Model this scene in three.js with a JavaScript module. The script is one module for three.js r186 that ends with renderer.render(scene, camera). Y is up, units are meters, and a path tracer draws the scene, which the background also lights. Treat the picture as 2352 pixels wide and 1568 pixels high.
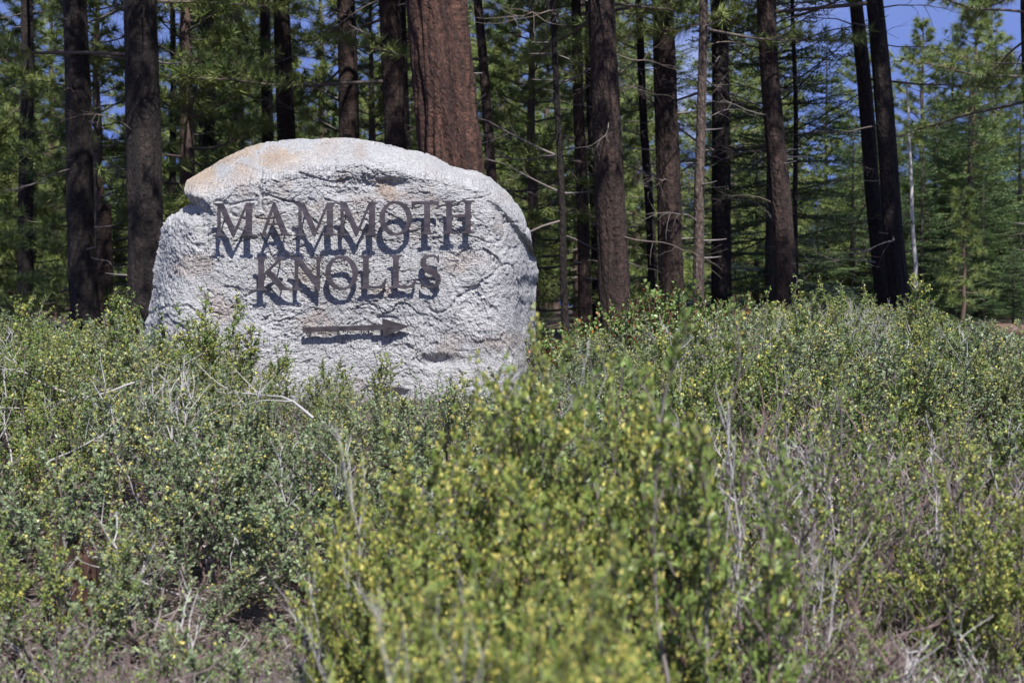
import * as THREE from 'three';
import { mergeGeometries } from 'three/addons/utils/BufferGeometryUtils.js';
import { ImprovedNoise } from 'three/addons/math/ImprovedNoise.js';

// ---------------------------------------------------------------- camera, sky, sun, exposure
const scene = new THREE.Scene();
const W = 2352, H = 1568, F = 3267;                       // pixel frame in which the photograph was measured
const EYE = 1.6, PITCH = -0.0257;
const camera = new THREE.PerspectiveCamera(2 * Math.atan(H / 2 / F) * 180 / Math.PI, W / H, 0.1, 1500);
camera.position.set(0, EYE, 0);
camera.rotation.set(PITCH, 0, 0);
camera.focus = 9.9;
camera.userData.fStop = 3.5;
camera.updateMatrixWorld();

const SUN_EL = 55 * Math.PI / 180, SUN_AZ = 18 * Math.PI / 180;
const sunDir = new THREE.Vector3(Math.sin(SUN_AZ) * Math.cos(SUN_EL), Math.sin(SUN_EL), Math.cos(SUN_AZ) * Math.cos(SUN_EL));
const perlin = new ImprovedNoise();
const noise = (x, y, z = 0) => perlin.noise(x, y, z);
function fbm(x, y, z = 0, n = 4) { let s = 0, a = 0.5; for (let i = 0; i < n; i++) { s += a * noise(x, y, z + i * 7.3); x *= 2.03; y *= 2.03; z *= 2.03; a *= 0.5; } return s; }
const mix = (a, b, t) => a + (b - a) * t;
const clamp = (x, a = 0, b = 1) => Math.min(b, Math.max(a, x));
const smooth = (a, b, x) => { const t = clamp((x - a) / (b - a)); return t * t * (3 - 2 * t); };
function rngOf(seed) { let s = (seed * 2654435761 + 97) >>> 0; return () => { s = (s + 0x6D2B79F5) >>> 0; let t = s; t = Math.imul(t ^ (t >>> 15), t | 1); t ^= t + Math.imul(t ^ (t >>> 7), t | 61); return ((t ^ (t >>> 14)) >>> 0) / 4294967296; }; }

{ // clear mountain sky with a few thin clouds
  const w = 1024, h = 512, d = new Float32Array(w * h * 4);
  for (let j = 0; j < h; j++) for (let i = 0; i < w; i++) {
    const el = ((j + 0.5) / h - 0.5) * Math.PI, az = ((i + 0.5) / w) * Math.PI * 2;
    const s = Math.max(0, Math.sin(el)), k = Math.pow(1 - s, 3);
    const x = Math.cos(el) * Math.cos(az), z = Math.cos(el) * Math.sin(az), y = s + 0.22;
    const c = smooth(0.08, 0.36, fbm(x / y * 1.5 + 3, z / y * 1.5, 1.7, 5)) * smooth(0.0, 0.12, s) * 0.55;
    const f = el < 0 ? 0.6 : 1, o = (j * w + i) * 4;
    d[o] = mix(mix(0.20, 0.09, k), 0.5, c) * f; d[o + 1] = mix(mix(0.25, 0.175, k), 0.55, c) * f; d[o + 2] = mix(mix(0.42, 0.58, k), 0.72, c) * f; d[o + 3] = 1;
  }
  const sky = new THREE.DataTexture(d, w, h, THREE.RGBAFormat, THREE.FloatType);
  sky.mapping = THREE.EquirectangularReflectionMapping; sky.magFilter = THREE.LinearFilter; sky.minFilter = THREE.LinearFilter; sky.needsUpdate = true;
  scene.background = sky; scene.environment = sky;
}
const sun = new THREE.DirectionalLight(new THREE.Color(1, 0.975, 0.94), 4.8);
sun.name = 'sun';
sun.position.copy(sunDir).multiplyScalar(80).add(new THREE.Vector3(0, 0, -15));
sun.target.position.set(0, 0, -15);
sun.castShadow = true;
sun.shadow.mapSize.set(4096, 4096);
Object.assign(sun.shadow.camera, { left: -45, right: 45, top: 45, bottom: -45, near: 1, far: 220 });
scene.add(sun, sun.target);
const EXPOSURE = 1.4;

// ---------------------------------------------------------------- helpers
const TAU = Math.PI * 2;
const V = (x, y, z) => new THREE.Vector3(x, y, z);
function ray(px, py) {                                     // direction of a photo pixel, scaled to one metre along -z
  const v = V((px - W / 2) / F, -(py - H / 2) / F, -1).applyEuler(camera.rotation);
  return v.multiplyScalar(-1 / v.z);
}
const at = (px, py, depth) => ray(px, py).multiplyScalar(depth).add(camera.position);
function groundY(x, z) {
  const d = -z;
  let y = 0.95 * smooth(3, 10, d) + 0.3 * smooth(10, 45, d);
  y += 0.09 * noise(x * 0.35, z * 0.35, 4.2) * smooth(1, 5, d) + 0.03 * noise(x * 1.7, z * 1.7, 1.1) + 0.5 * fbm(x * 0.02, z * 0.02, 9) * smooth(25, 70, d);
  return y;
}
class MB {                                                 // collects triangles with colours
  constructor() { this.p = []; this.i = []; this.c = []; this.n = 0; }
  v(x, y, z, c) { this.p.push(x, y, z); this.c.push(c[0], c[1], c[2]); return this.n++; }
  t(a, b, c) { this.i.push(a, b, c); }
  tube(pts, rad, sides, col, cap = true) {
    let ref = Math.abs(pts[pts.length - 1].y - pts[0].y) > 0.7 * pts[0].distanceTo(pts[pts.length - 1]) ? V(1, 0, 0.13) : V(0.1, 1, 0.07);
    let prev = -1;
    const T = V(0, 0, 0), A = V(0, 0, 0), B = V(0, 0, 0);
    for (let k = 0; k < pts.length; k++) {
      T.subVectors(pts[Math.min(k + 1, pts.length - 1)], pts[Math.max(k - 1, 0)]).normalize();
      A.crossVectors(T, ref).normalize(); B.crossVectors(T, A);
      const first = this.n, r = rad[k];
      for (let s = 0; s < sides; s++) { const a = s / sides * TAU, ca = Math.cos(a) * r, sa = Math.sin(a) * r; this.v(pts[k].x + A.x * ca + B.x * sa, pts[k].y + A.y * ca + B.y * sa, pts[k].z + A.z * ca + B.z * sa, col); }
      if (prev >= 0) for (let s = 0; s < sides; s++) { const s1 = (s + 1) % sides; this.t(prev + s, prev + s1, first + s1); this.t(prev + s, first + s1, first + s); }
      prev = first;
    }
    if (cap) { const e = pts[pts.length - 1], m = this.v(e.x + T.x * rad[rad.length - 1] * 0.5, e.y + T.y * rad[rad.length - 1] * 0.5, e.z + T.z * rad[rad.length - 1] * 0.5, col); for (let s = 0; s < sides; s++) this.t(prev + s, prev + (s + 1) % sides, m); }
  }
  geo(normals = false) {
    const g = new THREE.BufferGeometry();
    g.setAttribute('position', new THREE.Float32BufferAttribute(this.p, 3));
    g.setAttribute('color', new THREE.Float32BufferAttribute(this.c, 3));
    g.setIndex(this.n > 65535 ? new THREE.Uint32BufferAttribute(this.i, 1) : new THREE.Uint16BufferAttribute(this.i, 1));
    if (normals) g.computeVertexNormals();
    return g;
  }
}
const used = new Map();
function numbered(name) { const k = used.get(name) || 0; used.set(name, k + 1); return k ? `${name}_${String(k).padStart(3, '0')}` : name; }
function tag(o, label, category, group, kind) { o.userData = { ...o.userData, label, category }; if (group) o.userData.group = group; if (kind) o.userData.kind = kind; return o; }
function mesh(name, geometry, material, parent) { const m = new THREE.Mesh(geometry, material); m.name = name; m.castShadow = m.receiveShadow = true; parent.add(m); return m; }
function thing(name, label, category, pos, group) { const g = new THREE.Group(); g.name = numbered(name); g.position.copy(pos); scene.add(g); return tag(g, label, category, group); }
const col = (r, g, b) => [r, g, b];
function dataTex(w, h, fn, srgb = false) {
  const d = new Uint8Array(w * h * 4);
  for (let j = 0; j < h; j++) for (let i = 0; i < w; i++) { const c = fn(i / w, j / h, i, j), o = (j * w + i) * 4; d[o] = clamp(c[0]) * 255; d[o + 1] = clamp(c[1]) * 255; d[o + 2] = clamp(c[2]) * 255; d[o + 3] = 255; }
  const t = new THREE.DataTexture(d, w, h); t.wrapS = t.wrapT = THREE.RepeatWrapping; t.magFilter = THREE.LinearFilter; t.minFilter = THREE.LinearMipmapLinearFilter; t.generateMipmaps = true;
  if (srgb) t.colorSpace = THREE.SRGBColorSpace; t.needsUpdate = true; return t;
}
// periodic noise on a unit square
const pn = (u, v, f, s = 0) => { const a = u * TAU, b = v * TAU, r = f / TAU; return 0.5 * (perlin.noise(Math.cos(a) * r + s, Math.sin(a) * r + s * 1.7, Math.cos(b) * r) + perlin.noise(Math.cos(b) * r + s * 2.1 + 5, Math.sin(b) * r + 3, Math.sin(a) * r + s)); };

// ---------------------------------------------------------------- materials
const barkBump = dataTex(512, 512, (u, v) => { const f = Math.abs(pn(u, v, 26, 2) + 0.5 * pn(u, v, 60, 9)) * 2.2; const g = 0.5 + 0.9 * pn(u, v, 120, 5); const k = clamp(f * 0.75 + 0.3 * g); return [k, k, k]; });
barkBump.repeat.set(1, 0.4);
const barkTone = dataTex(512, 512, (u, v) => { const k = 0.72 + 0.42 * pn(u, v, 30, 1) + 0.5 * pn(u, v, 110, 6); const w = pn(u, v, 170, 3) > 0.33 ? 0.16 : 0; return [k + w, k * 0.99 + w, k * 0.97 + w]; }, true);
barkTone.repeat.set(1, 0.45);
const bark = new THREE.MeshStandardMaterial({ vertexColors: true, roughness: 0.92, map: barkTone, bumpMap: barkBump, bumpScale: 0.014 });
const twigMat = new THREE.MeshStandardMaterial({ vertexColors: true, roughness: 0.8 });
const needleMat = new THREE.MeshStandardMaterial({ vertexColors: true, roughness: 0.5, side: THREE.DoubleSide });
const leafMat = new THREE.MeshStandardMaterial({ vertexColors: true, roughness: 0.42, side: THREE.DoubleSide });
const flowerMat = new THREE.MeshStandardMaterial({ vertexColors: true, roughness: 0.8, side: THREE.DoubleSide });
const waxLeafMat = new THREE.MeshStandardMaterial({ vertexColors: true, roughness: 0.4, side: THREE.DoubleSide });

// ---------------------------------------------------------------- ground
{
  const soilBump = dataTex(512, 512, (u, v) => { const k = 0.5 + 0.5 * pn(u, v, 40, 1) + 0.7 * pn(u, v, 130, 4); return [k, k, k]; });
  const soilTone = dataTex(512, 512, (u, v) => { const k = 0.78 + 0.35 * pn(u, v, 25, 3) + 0.55 * pn(u, v, 150, 7); return [k, k, k]; }, true);
  soilBump.repeat.set(0.8, 0.8); soilTone.repeat.set(0.55, 0.55);
  const m = new THREE.MeshStandardMaterial({ vertexColors: true, roughness: 1, map: soilTone, bumpMap: soilBump, bumpScale: 0.02 });
  const nx = 220, nz = 260, p = [], c = [], uv = [], idx = [];
  for (let j = 0; j <= nz; j++) for (let i = 0; i <= nx; i++) {
    const a = i / nx * 2 - 1, b = j / nz * 2 - 1;
    const x = Math.sinh(a * 4.2) / Math.sinh(4.2) * 260, z = -9 - Math.sinh(b * 4.4) / Math.sinh(4.4) * (b > 0 ? 420 : 60);
    p.push(x, groundY(x, z), z); uv.push(x, z);
    const n = 0.5 + fbm(x * 0.5, z * 0.5, 3) * 0.9, l = clamp(0.5 + fbm(x * 1.3, z * 1.3, 8) * 1.3);
    const s = [mix(0.19, 0.12, l), mix(0.145, 0.09, l), mix(0.11, 0.065, l)];
    c.push(s[0] * (0.8 + 0.4 * n), s[1] * (0.8 + 0.4 * n), s[2] * (0.8 + 0.4 * n));
  }
  for (let j = 0; j < nz; j++) for (let i = 0; i < nx; i++) { const o = j * (nx + 1) + i; idx.push(o, o + 1, o + nx + 1, o + 1, o + nx + 2, o + nx + 1); }
  const g = new THREE.BufferGeometry();
  g.setAttribute('position', new THREE.Float32BufferAttribute(p, 3)); g.setAttribute('color', new THREE.Float32BufferAttribute(c, 3)); g.setAttribute('uv', new THREE.Float32BufferAttribute(uv, 2)); g.setIndex(idx); g.computeVertexNormals();
  const o = mesh('ground', g, m, scene); tag(o, 'dry brown soil of the gently rising forest slope', 'ground', null, 'structure');
}

// ---------------------------------------------------------------- boulder with letters
const ROCK = 10.0;                                         // distance of the boulder's face
const outline = [[330, 760], [338, 720], [345, 680], [350, 640], [357, 600], [370, 540], [376, 512], [388, 495], [420, 479], [438, 466], [426, 450], [421, 435], [428, 415], [452, 399], [490, 376], [540, 351], [582, 333], [640, 323], [720, 320], [760, 317], [800, 316], [842, 322], [900, 335], [932, 343], [980, 351], [1008, 363], [1032, 380], [1080, 390], [1122, 404], [1160, 435], [1187, 466], [1206, 500], [1218, 530], [1222, 560], [1229, 590], [1234, 622], [1232, 662], [1229, 700], [1232, 760], [1238, 820], [1246, 890], [1240, 990], [1180, 1060], [1000, 1090], [760, 1090], [520, 1070], [380, 1010], [334, 900]];
const brow = [[330, 470], [440, 462], [472, 458], [520, 440], [570, 425], [640, 408], [710, 388], [780, 380], [850, 385], [920, 398], [1000, 418], [1080, 442], [1140, 470], [1190, 520], [1240, 600]];
const lerpLine = (L, x) => { if (x <= L[0][0]) return L[0][1]; for (let k = 1; k < L.length; k++) if (x <= L[k][0]) return mix(L[k - 1][1], L[k][1], (x - L[k - 1][0]) / (L[k][0] - L[k - 1][0])); return L[L.length - 1][1]; };
const CX = 800, CY = 660;
const rimAt = (() => {                                     // distance from the centre to the outline, by angle
  const a = outline.map(([x, y]) => [Math.atan2(CY - y, x - CX), Math.hypot(x - CX, y - CY)]).sort((p, q) => p[0] - q[0]);
  a.unshift([a[a.length - 1][0] - TAU, a[a.length - 1][1]]); a.push([a[1][0] + TAU, a[1][1]]);
  return (t) => { if (t > Math.PI) t -= TAU; for (let k = 1; k < a.length; k++) if (t <= a[k][0]) { const u = (t - a[k - 1][0]) / (a[k][0] - a[k - 1][0]); return mix(a[k - 1][1], a[k][1], u); } return a[1][1]; };
})();
function rockDepth(px, py) {                  // metres behind the plane of the letters' backs
  const t = Math.atan2(CY - py, px - CX), s = clamp(Math.hypot(px - CX, py - CY) / rimAt(t), 0, 1);
  const X = (px - CX) / F * ROCK, Y = (CY - py) / F * ROCK;
  let z = 0.056 + 0.085 * Y - 0.022 * X;                     // the face leans back and recedes to one side
  z += 0.03 * noise(X * 1.1, Y * 1.3, 3.1) + 0.018 * noise(X * 2.7, Y * 2.9, 7.7);
  const above = lerpLine(brow, px) - py + 10 * noise(X * 3, Y * 3, 11);
  const top = Math.max(0, above);
  const k = top / 60; z += 0.50 * (k * k / (0.5 + k));     // smooth upper slope running back to the crest
  const side = smooth(0.78, 1, s) * (1 - smooth(-20, 30, above)); z += 0.26 * side * side;
  if (X > 0.9) z += 0.22 * (X - 0.9) * (X - 0.9) / 0.1 * (1 - 0.6 * smooth(0, 60, above));
  z += 0.16 * Math.pow(smooth(0.9, 1, s), 2);
  const hole = (hx, hy, rx, ry, d) => { const q = ((px - hx) / rx) ** 2 + ((py - hy) / ry) ** 2; if (q < 1) z += d * (1 - q) * (1 - q); };
  hole(850, 425, 130, 36, 0.035); hole(905, 420, 60, 18, 0.03); hole(800, 445, 60, 18, 0.025); hole(660, 470, 60, 18, 0.02);
  hole(1218, 655, 34, 26, 0.09); hole(895, 905, 60, 20, 0.06); hole(1010, 830, 70, 24, 0.05); hole(1080, 700, 40, 60, 0.03); hole(1195, 745, 20, 60, 0.05); hole(465, 520, 24, 40, 0.035);
  return z;
}
function rockRelief(px, py, x, y, z) {                     // split-face relief in metres, pushed out along the surface's own normal
  const above = lerpLine(brow, px) - py, X = (px - CX) / F * ROCK;
  const rough = mix(1, 0.34, smooth(-12, 30, above + 14 * noise(x * 4, y * 4, z * 4 + 3))) * mix(0.7, 1, smooth(1.25, 0.95, X));
  const wx = x + 0.04 * noise(x * 6, y * 6, z * 6 + 2), wy = y + 0.04 * noise(x * 6, y * 6, z * 6 + 5);
  const n = (f, g, o) => noise(wx * f, wy * g, z * f + o);
  const patch = mix(0.4, 1.15, smooth(-0.28, 0.3, fbm(x * 2.3 + 5, y * 2.9, z * 2, 3)));   // calm fracture planes between chipped patches
  const crack = (f, g, o, w, d) => { const e = Math.abs(fbm(x * f, y * g, z * f + o, 3)); return e < w ? -d * (1 - e / w) : 0; };
  return rough * (0.012 * n(4, 5, 1) + 0.010 * chip(wx * 4, wy * 5, z * 4) + 0.005 * chip(wx * 13 + 7, wy * 16, z * 13) + patch * (0.006 * chip(wx * 38 + 3, wy * 44, z * 38) + 0.0045 * n(30, 36, 9) + 0.006 * n(66, 76, 4)) + 0.002 * n(110, 120, 2))
    + crack(1.3, 1.7, 31, 0.014, 0.016) + crack(2.1, 1.2, 47, 0.009, 0.010);
}
const hash = (x, y, z, k) => { let h = (Math.imul(x, 374761393) + Math.imul(y, 668265263) + Math.imul(z, 2147483647 - 1274126177) + Math.imul(k, 1103515245)) | 0; h = Math.imul(h ^ (h >>> 13), 1274126177); h ^= h >>> 16; return (h >>> 0) / 4294967296; };
function chip(x, y, z) {                                   // broken faces: each cell is a small plane with its own tilt and height
  const X = Math.floor(x), Y = Math.floor(y), Z = Math.floor(z); let d1 = 9, bx = 0, by = 0, bz = 0, ox = 0, oy = 0, oz = 0;
  for (let a = -1; a <= 1; a++) for (let b = -1; b <= 1; b++) for (let c = -1; c <= 1; c++) {
    const dx = X + a + hash(X + a, Y + b, Z + c, 1) - x, dy = Y + b + hash(X + a, Y + b, Z + c, 2) - y, dz = Z + c + hash(X + a, Y + b, Z + c, 3) - z, d = dx * dx + dy * dy + dz * dz;
    if (d < d1) { d1 = d; bx = X + a; by = Y + b; bz = Z + c; ox = dx; oy = dy; oz = dz; }
  }
  return (hash(bx, by, bz, 4) - 0.5) * 1.1 + (hash(bx, by, bz, 5) - 0.5) * 1.5 * ox + (hash(bx, by, bz, 6) - 0.4) * 1.8 * oy + (hash(bx, by, bz, 7) - 0.5) * oz;
}
const stain = (a, b, t) => [mix(a[0], b[0], t), mix(a[1], b[1], t), mix(a[2], b[2], t)];
const sign = thing('boulder_sign', 'pale granite boulder carrying dark metal letters and an arrow', 'sign', at(CX, 980, ROCK + 0.5));
const O = sign.position.clone();
{
  const NT = 900, NS = 240, NB = 26, pix = [], p = [], c = [], uv = [], idx = [];
  const put = (px, py, depth, back) => {
    const q = at(px, py, ROCK + depth);
    pix.push(px, py); p.push(q.x - O.x, q.y - O.y, q.z - O.z); uv.push(q.x, q.y - q.z * 0.8);
    const X = (px - CX) / F * ROCK, Y = (CY - py) / F * ROCK, above = lerpLine(brow, px) - py;
    let k = [0.495, 0.49, 0.49];
    const g = fbm(X * 3, Y * 3, 5) ; k = k.map((e) => e * (1 + 0.22 * g));
    k = stain(k, [0.50, 0.37, 0.25], 0.8 * smooth(-0.1, 0.42, fbm(X * 4 + 4, Y * 5, 2, 6) * 1.5 + 0.4 * fbm(X * 30, Y * 34, 7, 3) + 0.4 * smooth(-0.45, -1.15, X) + 0.06) * smooth(-10, 60, above) * smooth(0.15, -0.5, X));
    k = stain(k, [0.36, 0.26, 0.19], 0.75 * smooth(0.02, 0.3, fbm(X * 4 + 2, Y * 5, 6) ) * smooth(0.9, 0.2, Math.hypot((px - 860) / 330, (py - 440) / 90)));
    k = stain(k, [0.40, 0.31, 0.25], 0.5 * smooth(0.08, 0.35, fbm(X * 2.5 + 9, Y * 3.5, 16)));
    c.push(k[0], k[1], k[2]);
  };
  put(CX, CY, rockDepth(CX, CY));
  for (let s = 1; s <= NS; s++) for (let t = 0; t < NT; t++) {
    const a = t / NT * TAU, r = rimAt(a) * Math.pow(s / NS, 0.92) * (1 + (s === NS ? 0.004 * noise(Math.cos(a) * 30, Math.sin(a) * 30, 2) : 0)), px = CX + Math.cos(a) * r, py = CY - Math.sin(a) * r;
    put(px, py, rockDepth(px, py));
  }
  for (let b = 1; b <= NB; b++) for (let t = 0; t < NT; t++) { // the back, a rounded hump
    const a = t / NT * TAU, u = b / NB, rr = rimAt(a), s = Math.cos(u * Math.PI / 2), rimx = CX + Math.cos(a) * rr, rimy = CY - Math.sin(a) * rr;
    const z0 = rockDepth(rimx, rimy), z1 = z0 + (1.75 - z0) * Math.sin(u * Math.PI / 2) + 0.06 * noise(Math.cos(a) * s * 4, Math.sin(a) * s * 4, 3) * u;
    const shrink = (ROCK + z0) / (ROCK + z1);             // real widths, not grown with distance
    put(CX + Math.cos(a) * rr * s * shrink, CY - Math.sin(a) * rr * s * shrink, z1, true);
  }
  const row = (s) => 1 + (s - 1) * NT;
  for (let t = 0; t < NT; t++) idx.push(0, row(1) + t, row(1) + (t + 1) % NT);
  for (let s = 1; s < NS + NB; s++) for (let t = 0; t < NT; t++) { const a = row(s) + t, b = row(s) + (t + 1) % NT, d = row(s + 1) + t, e = row(s + 1) + (t + 1) % NT; idx.push(a, d, b, b, d, e); }
  const g = new THREE.BufferGeometry();
  g.setAttribute('position', new THREE.Float32BufferAttribute(p, 3)); g.setAttribute('color', new THREE.Float32BufferAttribute(c, 3)); g.setAttribute('uv', new THREE.Float32BufferAttribute(uv, 2)); g.setIndex(new THREE.Uint32BufferAttribute(idx, 1)); g.computeVertexNormals();
  { const P = g.attributes.position, Nn = g.attributes.normal; for (let k = 0; k < P.count; k++) { const x = P.getX(k), y = P.getY(k), z = P.getZ(k), e = rockRelief(pix[2 * k], pix[2 * k + 1], x, y, z); P.setXYZ(k, x + Nn.getX(k) * e, y + Nn.getY(k) * e, z + Nn.getZ(k) * e); } g.computeVertexNormals(); }
  const speck = dataTex(1024, 1024, (u, v) => { const a = pn(u, v, 260, 2), b = pn(u, v, 400, 8), q = pn(u, v, 60, 4); let k = 0.9 + 0.12 * q + 0.3 * b; if (a > 0.24) k -= 0.36; if (b < -0.28) k -= 0.36; return [k, k, k * 1.005]; }, true);
  const sb = dataTex(1024, 1024, (u, v) => { const k = 0.5 + 0.55 * pn(u, v, 90, 5) + 0.5 * pn(u, v, 240, 3); return [k, k, k]; });
  speck.repeat.set(0.8, 0.8); sb.repeat.set(0.8, 0.8);
  mesh('stone', g, new THREE.MeshStandardMaterial({ vertexColors: true, roughness: 0.85, map: speck, bumpMap: sb, bumpScale: 0.009 }), sign);
}
const BRt = (x, e) => [[x + e, 0], [x + e, 2.5], [x + e * 0.35, 4.5], [x, 10]], BLt = (x, e) => [[x, 10], [x - e * 0.35, 4.5], [x - e, 2.5], [x - e, 0]];
const TRt = (x, e) => [[x, 90], [x + e * 0.35, 95.5], [x + e, 97.5], [x + e, 100]], TLt = (x, e) => [[x - e, 100], [x - e, 97.5], [x - e * 0.35, 95.5], [x, 90]];
function ell(cx, cy, rx, ry, tilt, n = 48) { const o = []; for (let k = 0; k < n; k++) { const a = k / n * TAU, x = Math.cos(a) * rx, y = Math.sin(a) * ry; o.push([cx + x * Math.cos(tilt) - y * Math.sin(tilt), cy + x * Math.sin(tilt) + y * Math.cos(tilt)]); } return o; }
const glyph = {
  M: { o: [[0, 0], [37, 0], [37, 2.5], [27, 5], [23.5, 10], [23.5, 81.5], [60, 0], [64, -3], [66.5, 0], [103, 83], [103, 10], [99, 5], [90, 2.5], [90, 0], [129, 0], [129, 2.5], [124, 5], [121, 10], [121, 90], [123, 95], [129, 97.5], [129, 100], [104, 100], [68.7, 19.7], [32.5, 100], [2, 100], [2, 97.5], [11, 95], [15, 90], [15, 10], [12, 5], [0, 2.5]], pins: [[19, 20], [112, 25], [112, 85], [30, 85]] },
  A: { o: [[0, 0], [28, 0], [28, 2.5], [20, 5], [17.5, 9], [26.5, 33], [59.5, 33], [69, 9], [68, 5], [63, 2.5], [63, 0], [101, 0], [101, 2.5], [93, 5], [88, 9], [49, 103], [45, 103], [10.5, 9], [8, 5], [0, 2.5]], h: [[28.4, 38], [57.5, 38], [42.4, 74.7]], pins: [[14, 12], [76, 16], [46, 92]] },
  O: { o: ell(50, 50, 50, 52.5, 0), h: ell(50, 50, 34.5, 46, 0.2), pins: [[8, 50], [92, 50]] },
  T: { o: [[26, 0], ...BRt(55, 12), [55, 92], [69, 92], [76, 88], [79, 77], [82, 77], [82, 100], [-1, 100], [-1, 77], [2, 77], [5, 88], [12, 92], [38, 92], ...BLt(38, 12)].slice(0, -1), pins: [[46, 18], [46, 85]] },
  H: { o: [[-2, 0], ...BRt(26, 13), [26, 49], [69, 49], ...BLt(69, 13), ...BRt(85, 12), ...TRt(85, 12), ...TLt(69, 13), [69, 56], [26, 56], ...TRt(26, 13), ...TLt(10, 12), ...BLt(10, 12)].slice(0, -1), pins: [[18, 18], [18, 82], [77, 18], [77, 82]] },
  K: { o: [[0, 0], [38, 0], [38, 2.5], [31, 5], [28, 10], [28, 44], [35, 50.5], [77, 4], [81, 0], [113, 0], [113, 2.5], [101, 6], [92, 13], [48, 62], [81, 92], [87, 96], [94, 97.5], [94, 100], [60, 100], [60, 97.5], [69, 95], [70, 91], [28, 52], [28, 90], [31, 95.5], [38, 97.5], [38, 100], [0, 100], [0, 97.5], [9, 95.5], [12, 90], [12, 10], [9, 4.5], [0, 2.5]], pins: [[20, 20], [20, 85], [72, 87], [80, 14]] },
  N: { o: [[0, 0], [34, 0], [34, 2.5], [24, 5], [20, 10], [20, 80.2], [84, -3], [88, -3], [88, 90], [90, 95], [99, 97.5], [99, 100], [66, 100], [66, 97.5], [75, 95], [79, 90], [79, 32], [27, 100], [-6, 100], [-6, 97.5], [5, 95], [11, 89], [11, 10], [8, 5], [0, 2.5]], pins: [[15, 18], [18, 92], [83, 85], [80, 14]] },
  L: { o: [[0, 0], [78, 0], [85, 28], [82, 28], [74, 13], [62, 6.5], [36, 6.5], [29, 11], [29, 90], [32, 95.5], [40, 97.5], [40, 100], [1, 100], [1, 97.5], [10, 95.5], [13, 90], [13, 10], [10, 4.5], [0, 2.5]], pins: [[21, 16], [21, 86], [74, 6]] },
};
{ // S: a spine of changing width
  const sp = [[62.5, 87, 27], [60.5, 89, 20], [57, 93, 6], [48, 97.5, 5], [35, 98, 6], [21, 94, 10], [13, 84, 14], [13, 72, 17], [21, 62, 18.5], [34, 53, 19.5], [48, 44, 19.5], [58, 33, 18], [61, 21, 15], [56, 9, 11], [44, 2.5, 7], [29, 2, 5.5], [15, 6, 6], [9, 11, 18], [6.5, 13, 30]];
  const L = [], R = [];
  sp.forEach(([x, y, w], k) => { const a = sp[Math.max(0, k - 1)], b = sp[Math.min(sp.length - 1, k + 1)]; let tx = b[0] - a[0], ty = b[1] - a[1]; if (k < 2 || k > sp.length - 3) { tx = -1; ty = 0; } const l = Math.hypot(tx, ty); tx /= l; ty /= l; L.push([x - ty * w / 2, y + tx * w / 2]); R.push([x + ty * w / 2, y - tx * w / 2]); });
  glyph.S = { o: [...L, ...R.reverse()], pins: [[20, 66], [55, 30]] };
}
const brushTone = dataTex(256, 512, (u, v) => { const k = 0.8 + 0.5 * pn(u, v, 6, 1) * 0.6 + 0.35 * perlin.noise(u * 3, Math.floor(v * 512) * 0.37, 2) ; return [k, k, k]; }, true);
const letterMat = new THREE.MeshPhysicalMaterial({ color: new THREE.Color(0.27, 0.222, 0.208), metalness: 0.75, roughness: 0.42, map: brushTone, anisotropy: 0.4 });
brushTone.repeat.set(3, 3);
const pinMat = new THREE.MeshStandardMaterial({ color: new THREE.Color(0.16, 0.13, 0.12), metalness: 0.7, roughness: 0.5 });
const pinGeo = new THREE.CylinderGeometry(0.0055, 0.0055, 1, 8).rotateX(Math.PI / 2).translate(0, 0, -0.5);
function addShape(name, pts, hole, pins, label) {          // pts in photo pixels (2352 frame), cut from plate and pinned to the stone
  const sh = new THREE.Shape(pts.map(([x, y]) => { const q = at(x, y, ROCK); return new THREE.Vector2(q.x, q.y); }));
  if (hole) sh.holes.push(new THREE.Path(hole.map(([x, y]) => { const q = at(x, y, ROCK); return new THREE.Vector2(q.x, q.y); })));
  const g = new THREE.ExtrudeGeometry(sh, { depth: 0.013, bevelEnabled: true, bevelSize: 0.0012, bevelThickness: 0.0012, bevelOffset: 0.0012, bevelSegments: 1, curveSegments: 8 });
  g.computeBoundingBox(); const c = g.boundingBox.getCenter(V(0, 0, 0)); g.translate(-c.x, -c.y, 0);
  const m = mesh(name, g, letterMat, sign); m.position.set(c.x - O.x, c.y - O.y, -ROCK - O.z); m.userData.label = label;
  for (const [x, y] of pins) {
    const q = at(x, y, ROCK), len = rockDepth(x, y) + 0.04, pin = mesh('mounting_pin', pinGeo, pinMat, m);
    pin.position.set(q.x - c.x, q.y - c.y, 0.004); pin.scale.set(1, 1, len);
  }
  return m;
}
const ZX = (zx) => (800 + zx / 2.045) * W / 4096, ZY = (zy) => (760 + zy / 2.045) * W / 4096;
const words = [['M', 105, 377], ['A', 483, 375], ['M', 768, 374], ['M', 1112, 371], ['O', 1470, 366], ['T', 1736, 362], ['H', 1990, 355], ['K', 448, 820], ['N', 748, 818], ['O', 1027, 812], ['L', 1302, 805], ['L', 1547, 801], ['S', 1790, 799]];
const SL = -0.0095;                                         // the words climb a little
const ordinal = ['first letter M of the upper word', 'letter A of the upper word', 'second letter M of the upper word', 'third letter M of the upper word', 'letter O of the upper word', 'letter T of the upper word', 'letter H ending the upper word', 'letter K starting the lower word', 'letter N of the lower word', 'letter O of the lower word', 'first letter L of the lower word', 'second letter L of the lower word', 'letter S ending the lower word'];
words.forEach(([ch, x, y], k) => {
  const gl = glyph[ch], f = ([a, b]) => [ZX(x + a * 2.62), ZY(y + a * 2.62 * SL - b * 2.66)];
  addShape('letter', gl.o.map(f), gl.h && gl.h.map(f), gl.pins.map(f), 'brushed bronze ' + ordinal[k]);
});
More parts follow.
